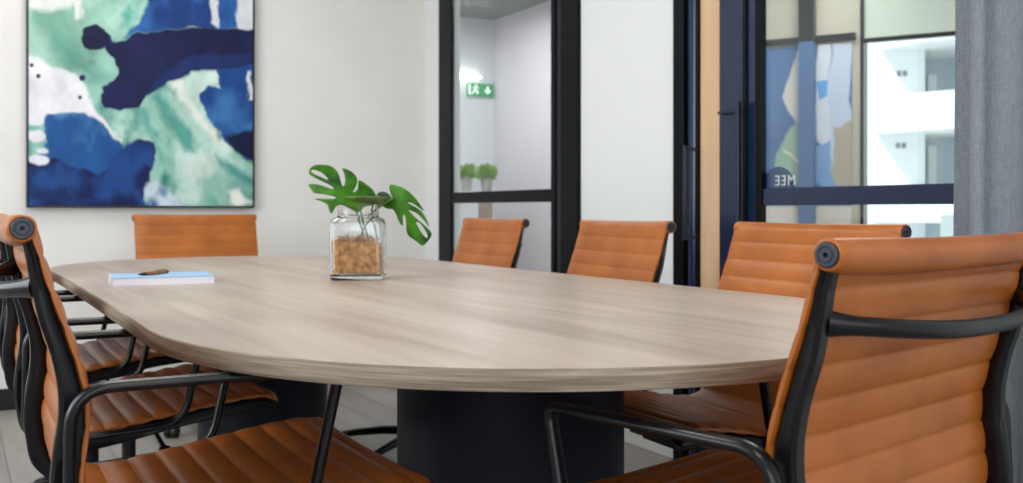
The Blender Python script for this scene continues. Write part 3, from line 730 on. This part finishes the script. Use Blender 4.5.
def arm(sg):
    x = .2885*sg; cs = [(.054,-.200),(.402,-.200),(.352,-.425),(.075,-.44),(.050,-.40)]; rd = [.05,.022,.05,.04,.02]
    pts = fillet([K(x, *c) for c in cs], rd, 9, True); mb = MB(); mb.tube(pts, .0078, .0116, True, 16, up=(1,0,0)); 
    for (k, z) in ((.056,-.26), (.34,-.424), (.12,-.437)):
        mb.tube([K(.266*sg, k, z), K(.288*sg, k, z)], .007)
    return mb
def make_chair():
    r = empty('office_chair')
    rear, front = FULL[:SPLIT+2], FULL[SPLIT:]
    sling(rear, .0455, .2725, .0165, .004, False, .000).build('backrest', M['leather'], r, sharp=70)
    sling(front, .0475, .2725, .022, .006, True, .02).build('seat', M['leather'], r, sharp=70)
    mb = MB(); prof = []; R = .0172; n = 30; vs = []; fs = []; seg = 28
    for i in range(n+1):
        q = -1+2*i/n; x = .2735*q; 
        for j in range(seg):
            t = 2*pi*j/seg; sag = .0035*(1-q*q); rr = R*(1+.30*max(0, -sin(t-.5))*(1-q**8)+.06*(1-q**8))
            vs.append(K(x, rr*cos(t)-.003*(1-q**4), rr*sin(t)-sag))
    for i in range(n):
        for j in range(seg): fs.append((i*seg+j, i*seg+(j+1) % seg, (i+1)*seg+(j+1) % seg, (i+1)*seg+j))
    for e, sx in ((0, -1), (n, 1)):             # rounded leather rim and recess
        o = len(vs)
        for rr, dx in ((.0158, .0020), (.0144, .0020), (.0134, 0)):
            for j in range(seg): t = 2*pi*j/seg; vs.append(K(sx*(.2735+dx), rr*cos(t), rr*sin(t)))
        for j in range(seg):
            j2 = (j+1) % seg; fs.append((e*seg+j, e*seg+j2, o+j2, o+j))
            for q in range(2): fs.append((o+q*seg+j, o+q*seg+j2, o+(q+1)*seg+j2, o+(q+1)*seg+j))
        fs.append(tuple(o+2*seg+j for j in range(seg)))
    mb.add(vs, fs); mb.build('head_roll', M['leather'], r, sharp=60)
    for sx in (-1, 1):
        mb = MB(); a = sx*.273
        mb.lathe([(.0132, a), (.0132, a+sx*.0042), (.0120, a+sx*.0055), (.0092, a+sx*.0055), (.0086, a+sx*.0045), (.0078, a+sx*.0045), (.0072, a+sx*.0056), (.0030, a+sx*.0056), (.0028, a+sx*.002)], (0, -.25, HC), 36, 'x')
        c = mb.build('end_cap', M['cap'], r)
        mb = MB(); mb.lathe([(.0026, a+sx*.0018), (.0026, a+sx*.0024)], (0, -.25, HC), 16, 'x'); mb.build('screw_hole', M['dark_hole'], c)
        side_frame(sx).build('side_frame', M['black'], r, sharp=50)
        arm(sx).build('armrest', M['black'], r, sharp=60)
    mb = MB(); pts = []; rad = []
    for i in range(41):
        q = -1+2*i/40; b = .066*(1-abs(q)**3.0); pts.append(K(.250*q, .016-b, -.074-.015*(1-q*q))); rad.append(1+.45*max(0, (abs(q)-.86)/.14)**2)
    mb.tube(pts, .0065, .0105, False, 16, up=(0,0,1), radii=rad); mb.build('back_stretcher', M['black'], r, sharp=60)
    mb = MB()
    for k, z in ((.17,-.455), (.40,-.425)):
        pts = [K(.25*q, k, z-.022*(1-q**4)) for q in [-1+2*i/16 for i in range(17)]]; mb.tube(pts, .016, .009, False, 12)
    mb.build('cross_bar', M['black'], r)
    mb = MB(); cy = .285
    v0 = [(-.06,.15,-.505),(.06,.15,-.505),(.06,.42,-.475),(-.06,.42,-.475)]
    v1 = [(-.07,.14,-.470),(.07,.14,-.470),(.07,.43,-.438),(-.07,.43,-.438)]
    mb.add([K(*p) for p in v0+v1], [(3,2,1,0),(4,5,6,7),(0,1,5,4),(1,2,6,5),(2,3,7,6),(3,0,4,7)])
    mb.tube([K(.06,.33,-.48), K(.20,.33,-.495)], .005); mb.box(.19,.235,.33-.25-.012,.33-.25+.012,HC-.500,HC-.490)
    mb.build('tilt_mechanism', M['plastic'], r, bevel=.004)
    yc = .285-.25
    mb = MB(); mb.lathe([(.030,.09),(.030,.215),(.026,.22),(.0155,.22),(.0155,HC-.49)], (0,yc,0), 24); mb.build('gas_column', M['plastic'], r)
    base = MB(); base.lathe([(.045,.062),(.052,.075),(.050,.11),(.036,.125),(.031,.125)], (0,yc,0), 28); bo = base.build('base_hub', M['black'], r)
    for i in range(5):
        a = 2*pi*(i+.5)/5+pi/2; d = Vector((cos(a), sin(a), 0)); o = Vector((0,yc,0)); mb = MB()
        pts = [o+d*.035+Vector((0,0,.098)), o+d*.16+Vector((0,0,.094)), o+d*.27+Vector((0,0,.080)), o+d*.315+Vector((0,0,.072)), o+d*.325+Vector((0,0,.068))]
        mb.tube([q+Vector((0,0,.008)) for q in pts], .019, .016, False, 12, radii=[1.15,1,.85,.75,.5]); lg = mb.build('base_leg', M['black'], r)
        cm = MB(); c = o+d*.305; s_ = Vector((-d.y, d.x, 0)); off = d*.018
        cm.tube([c+Vector((0,0,.045)), c+Vector((0,0,.072))], .007)
        for q in (-1, 1):
            p = c+off+s_*q*.014; cm.tube([p-s_*.009+Vector((0,0,.026)), p+s_*.009+Vector((0,0,.026))], .026, seg=20)
        cm.tube([c+off*.2+Vector((0,0,.050)), c+off*1.9+Vector((0,0,.046))], .014, .008, seg=10)
        cm.build('caster', M['plastic'], lg)
    return r
FIXED = ('base_leg', 'base_hub', 'gas_column')
proto = make_chair()
def copy_tree(o, parent=None):
    c = o.copy(); C.objects.link(c); c.parent = parent
    for ch in o.children: copy_tree(ch, c)
    return c
PIV = (.035, .40)                               # the upper part rocks on the column about this point (y, z)
CH = [
 ((.323,1.03), (.749,.662), 'left', .0, .0, 'tan leather office chair seen from behind at the near right of the table'),
 ((-.597,1.220), (UX,UY), 'right', .024, 0, 'tan leather office chair at the near left, its black arm tube in front'),
 ((-1.005,1.95), (UX,UY), 'right', .022, 0, 'tan office chair just behind the near left chair, mostly hidden'),
 ((-1.40,2.66), (UX,UY), 'right', .020, 0, 'tan office chair third from the camera on the left side of the table'),
 ((-1.715,4.52), (.885,.46), 'right', .012, 0, 'tan office chair at the far end of the table, below the painting'),
 ((.832,2.10), (-.437,.90), 'left', .0, .04, 'tan office chair on the right side, in front of the sliding doors'),
 ((.4425,2.76), (-.37,.93), 'left', .0, 0, 'tan office chair on the right side, in front of the white wall'),
 ((.053,3.6), (-.43,.903), 'left', .0, 0, 'tan office chair on the right side, in front of the glass panel'),
]
copies = [copy_tree(proto) for _ in CH[1:]]
for i, (c, a, sd, lf, tilt, lb) in enumerate(CH):
    o = proto if i == 0 else copies[i-1]
    av = Vector((a[0], a[1], 0)).normalized(); right = av if sd == 'left' else -av; D = Vector((-right.y, right.x, 0))
    ct, sn = cos(tilt), sin(tilt); py, pz = PIV
    capy = py+(-.25-py)*ct-(HC-pz)*sn; capz = pz+(-.25-py)*sn+(HC-pz)*ct; dz = lf+HC-capz
    off = (py-(py*ct-pz*sn), pz-(py*sn+pz*ct)+dz)
    o.location = Vector((c[0], c[1], 0))+av*.279-D*capy; o.rotation_euler = (0, 0, atan2(right.y, right.x))
    for ch in o.children:
        low = -.012 if (i == 0 and ch.name.startswith('armrest')) else 0      # arms set one notch lower
        if ch.name.split('.')[0] not in FIXED: ch.location = (0, off[0], off[1]+low); ch.rotation_euler = (tilt, 0, 0)
    tag(o, lb, 'chair', 'tan leather office chairs around the table')

# ------------------------------------------------------------------ things on the table
def notebook():
    p0 = Vector((-.978, 2.447, TOP+.0002)); d = Vector((.225, .100, 0)); rz = atan2(d.y, d.x)
    r = empty('notebook', p0, rz); tag(r, 'white notebook with pale blue cover lying on the table', 'notebook')
    L, D, H = .244, .185, .0205
    mb = MB(); mb.box(.002, L-.001, .0015, D-.0015, .0015, H-.0018); mb.build('page_block', mat('page_white', (236,234,244), .7), r, bevel=.0008)
    cm = mat('pale_blue_cover', (150,190,228), .45)
    mb = MB(); mb.box(0, L, 0, D, H-.0016, H); mb.build('front_cover', cm, r, bevel=.0006)['label'] = 'pale blue front cover'
    mb = MB(); mb.box(0, L, 0, D, 0, .0014); mb.build('back_cover', mat('white_cover', (232,232,240), .5), r, bevel=.0005)
    mb = MB(); mb.box(-.0012, .0014, 0, D, 0, H); mb.build('spine', mat('white_spine', (230,230,240), .5), r, bevel=.0005)
    return r, H
nb, nbh = notebook()
def pen():
    a, b = Vector((-.935, 2.495, 0)), Vector((-.900, 2.63, 0)); d = b-a; L = .135
    r = empty('pen', ((a+b)/2).to_tuple()[:2]+(TOP+.0002+nbh+.0052,), atan2(d.y, d.x)); tag(r, 'brown and black pen lying on the pale blue notebook', 'pen')
    br = mat('brown_barrel', (150,92,48), .35); g = mat('brass_ring', (190,160,100), .3, .9)
    def seg(name, prof, m): mb = MB(); mb.lathe([(q, h) for h, q in prof], (0,0,0), 18, 'x'); return mb.build(name, m, r)
    seg('barrel', [(-.035,.0046),(0,.0052),(.05,.0046)], br); seg('tip', [(-.066,.0008),(-.060,.0018),(-.040,.0042),(-.0352,.0045)], M['plastic'])
    seg('end_cap', [(.0502,.0045),(.062,.0038),(.066,.002)], M['plastic']); seg('ring', [(-.002,.0054),(.002,.0054)], g)
    mb = MB(); mb.box(.01,.058,-.0012,.0012,.0052,.0064); mb.build('clip', M['plastic'], r)
pen()

VD = 2.725; VXc = (358.3-511.5)/FPX*VD
def vase():
    r = empty('glass_vase', (VXc, VD, TOP+.0002), .12); tag(r, 'square clear glass jar with brown roots standing on the table', 'vase')
    hw = 27.4*VD/FPX; hb = (280-219)*VD/FPX; hn = (280-205)*VD/FPX; nr = 20.3*VD/FPX
    def sq(h, w_, e, seg=64):
        return [(math.copysign(abs(cos(t))**(2/e), cos(t))*w_, math.copysign(abs(sin(t))**(2/e), sin(t))*w_, h) for t in [2*pi*i/seg for i in range(seg)]]
    def shell(levels):
        vs = []; fs = []; seg = 64
        for (h, w_, e) in levels: vs += sq(h, w_, e)
        for i in range(len(levels)-1):
            for j in range(seg): j2 = (j+1) % seg; fs.append((i*seg+j, i*seg+j2, (i+1)*seg+j2, (i+1)*seg+j))
        fs.append(tuple(range(seg))[::-1]); fs.append(tuple((len(levels)-1)*seg+j for j in range(seg))); return vs, fs
    th = .0035; outer = [(0,hw*.93,6),(.003,hw*.98,7),(.009,hw,8),(hb-.016,hw,8),(hb-.006,hw*.975,6),(hb-.001,hw*.90,4),(hb+.002,nr*1.02,2.6),(hb+.008,nr,2.2),(hn-.004,nr,2),(hn,nr*1.03,2)]
    inner = [(hn,nr*1.03-th,2),(hn-.004,nr-th,2),(hb+.007,nr-th,2.2),(hb+.0,nr*1.0-th,2.6),(hb-.004,hw*.90-th,4),(hb-.010,hw*.97-th,6),(hb-.018,hw-th,8),(.016,hw-th,8),(.011,hw*.93-th,6)]
    mb = MB(); vs, fs = shell(outer+inner); mb.add(vs, fs); mb.build('jar', M['vase_glass'], r, sharp=50)
    # fill of roots and shavings
    fm = add_noise(mat('root_fibre', (176,118,62), .8), (160,98,44), (240,184,116), (70,70,70), 6, .3, .7, .8, 160)
    fh = .106; w_ = hw-th-.002; levels = []
    for i in range(15): levels.append((.0185+(fh-.018)*i/14, w_*(1-.004*i), 7))
    mb = MB(); vs, fs = shell(levels); rnd = random.Random(4)
    vs = [(x*(1-rnd.random()*.05), y*(1-rnd.random()*.05), z+(.010*sin(x*70+1)+rnd.uniform(-.003,.003) if z > .09 else 0)) for x, y, z in vs]
    mb.add(vs, fs)
    mb.build('root_mass', fm, r)['kind'] = 'stuff'
    mb = MB()
    for i in range(90):
        c = Vector((rnd.uniform(-.8,.8)*w_, rnd.uniform(-.8,.8)*w_, rnd.uniform(.09,.112))); a = rnd.uniform(0,6.3); l = rnd.uniform(.012,.03)
        pts = [c+Vector((cos(a+q*1.2)*l*q, sin(a+q*1.2)*l*q, .008*sin(q*3))) for q in (-.5,-.2,.1,.5)]
        pts = [Vector((max(-w_*.93,min(w_*.93,p.x)), max(-w_*.93,min(w_*.93,p.y)), p.z)) for p in pts]
        mb.tube(pts, .0012, seg=5)
    mb.build('loose_fibre', add_noise(mat('fibre', (190,130,70), .8), (150,92,46), (222,168,104), (60,60,60)), r)['kind'] = 'stuff'
    return r
vase()
leafm = add_noise(mat('leaf_green', (58,128,26), .42, spec=.3), (14,60,4), (70,134,8), (22,22,22), 4, .3, .7, .15, 90)
leafd = add_noise(mat('leaf_dark_green', (30,62,22), .5), (22,48,18), (46,84,34), (22,22,22), 4, .3, .7)
stemm = mat('stem_green', (70,112,44), .45)
def leaf(name, parent, outer, holes, org, sc, warp, m=None, cell=2.2):
    """outline in picture units around the plant, bent out of its plane by warp(x, y)"""
    to = lambda p: (org[0]+p[0]/sc, org[1]+p[1]/sc)
    out = [to(p) for p in outer]; hs = [[to(p) for p in h] for h in holes]
    def dens(poly, L=1.5):
        o = []
        for i in range(len(poly)):
            a, b = poly[i], poly[(i+1) % len(poly)]; n = max(1, int(hypot(b[0]-a[0], b[1]-a[1])/L)); o += [(a[0]+(b[0]-a[0])*k/n, a[1]+(b[1]-a[1])*k/n) for k in range(n)]
        return o
    def sm(poly):
        return dens([tuple(p) for p in smooth_path(poly, 3, True)], 1.4)
    out = sm(out); hs = [sm(h) for h in hs]
    pts = list(out); edges = [(i, (i+1) % len(out)) for i in range(len(out))]
    for h in hs: o = len(pts); pts += h; edges += [(o+i, o+(i+1) % len(h)) for i in range(len(h))]
    xs = [p[0] for p in out]; ys = [p[1] for p in out]
    G = []; y = min(ys)
    while y < max(ys):
        x = min(xs)
        while x < max(xs): G.append((x+.01*y, y)); x += cell
        y += cell
    ga = np.array(G); d = dist_poly(ga[:,0], ga[:,1], out)
    for h in hs: d = np.minimum(d, -dist_poly(ga[:,0], ga[:,1], h))
    pts += [tuple(g) for g, q in zip(G, d) if q > .8]
    V, E, F, *_ = delaunay_2d_cdt([Vector(p) for p in pts], edges, [], 0, 1e-5)
    fs = []
    for f in F:
        c = np.array([sum(V[i][0] for i in f)/len(f)]), np.array([sum(V[i][1] for i in f)/len(f)])
        if in_poly(c[0], c[1], out)[0] and not any(in_poly(c[0], c[1], h)[0] for h in hs): fs.append(tuple(f))
    vs = []
    for v in V:
        dep = VD+warp(v[0], v[1]); vs.append(((v[0]-511.5)/FPX*VD, dep, z_at(v[1], VD)))
    mb = MB(); mb.add(vs, fs); o = mb.build(name, m or leafm, parent, sharp=80)
    md = o.modifiers.new('thickness', 'SOLIDIFY'); md.thickness = .0009; md.offset = 0
    return o
def monstera():
    r = empty('monstera_cutting', (0,0,0), 0); tag(r, 'green monstera leaves standing in the glass jar', 'plant')
    base = Vector((VXc, VD, TOP+.1)); r.location = base
    h = empty('tmp'); 
    parts = []
    L1 = [(64,160),(72,128),(108,106),(160,104),(205,108),(245,128),(272,165),(288,215),(302,250),(316,235),(316,195),(308,160),(298,128),(345,142),(378,170),(394,204),(388,250),(372,292),(392,282),(402,255),(402,208),(450,234),(495,275),(522,320),(545,350),(500,378),(450,392),(425,425),(395,425),(350,398),(310,380),(275,385),(245,436),(228,420),(212,380),(180,360),(118,338),(190,338),(252,338),(262,330),(240,318),(180,306),(112,296),(88,272),(64,238),(128,238),(190,256),(240,272),(238,258),(190,230),(120,198),(80,176)]
    H1 = [[(82,142),(108,138),(160,160),(204,204),(168,194),(100,164)]]
    parts.append(leaf('leaf_blade', None, L1, H1, (300,150), 6.9, lambda x, y: -.035+.0009*(x-340)+.00003*(x-345)**2+.02*sin((y-150)*.07)))
    L2 = [(148,138),(170,130),(222,146),(268,176),(302,212),(326,246),(342,276),(318,258),(288,236),(256,224),(262,234),(296,252),(326,274),(350,308),(368,356),(346,330),(306,288),(262,268),(268,280),(300,312),(340,346),(380,392),(370,424),(335,460),(300,436),(264,412),(248,384),(246,340),(240,302),(228,296),(226,352),(204,326),(186,284),(166,262),(140,262),(100,244),(88,226),(130,214),(168,206),(158,180)]
    H2 = [[(300,338),(316,336),(340,366),(360,404),(354,418),(330,392)]]
    parts.append(leaf('leaf_blade', None, L2, H2, (360,160), 5.3625, lambda x, y: .02-.0011*(x-395)+.00004*(x-400)**2))
    L3 = [(82,186),(96,172),(118,168),(142,178),(156,198),(130,206),(96,206)]
    parts.append(leaf('young_leaf', None, L3, [], (360,160), 5.3625, lambda x, y: .03, leafd))
    L4 = [(318,203),(336,198),(360,196.5),(386,197),(402,199),(398,206),(388,208.5),(374,205),(352,204),(334,206)]
    parts.append(leaf('lower_leaf', None, L4, [], (0,0), 1, lambda x, y: -.05+(y-197)*.007+.0001*(x-360)**2, add_noise(mat('leaf_underside', (112,132,84), .5), (86,110,58), (140,156,112), (22,22,22), 4)))
    bpy.data.objects.remove(h)
    def px(x, y, dz=0): return Vector(((x-511.5)/FPX*VD, VD+dz, z_at(y, VD)))
    for pts in ([px(366,250,.0), px(362,228,-.004), px(357,212,-.01), px(352,202,-.02), px(347,199,-.03)],
                [px(360,252,.01), px(362,232,.01), px(372,214,.015), px(384,203,.02), px(392,199,.02)],
                [px(378,246,.015), px(374,226,.02), px(371,210,.025), px(375,198,.03), px(379,196,.03)],
                [px(371,252,-.01), px(368,236,-.012), px(364,222,-.01), px(360,205,-.02)]):
        mb = MB(); mb.tube(smooth_path([tuple(p) for p in pts], 6), .0029, seg=10); parts.append(mb.build('stem', stemm, None))
    for p in parts:
        p.parent = r; p.location = -base
monstera()
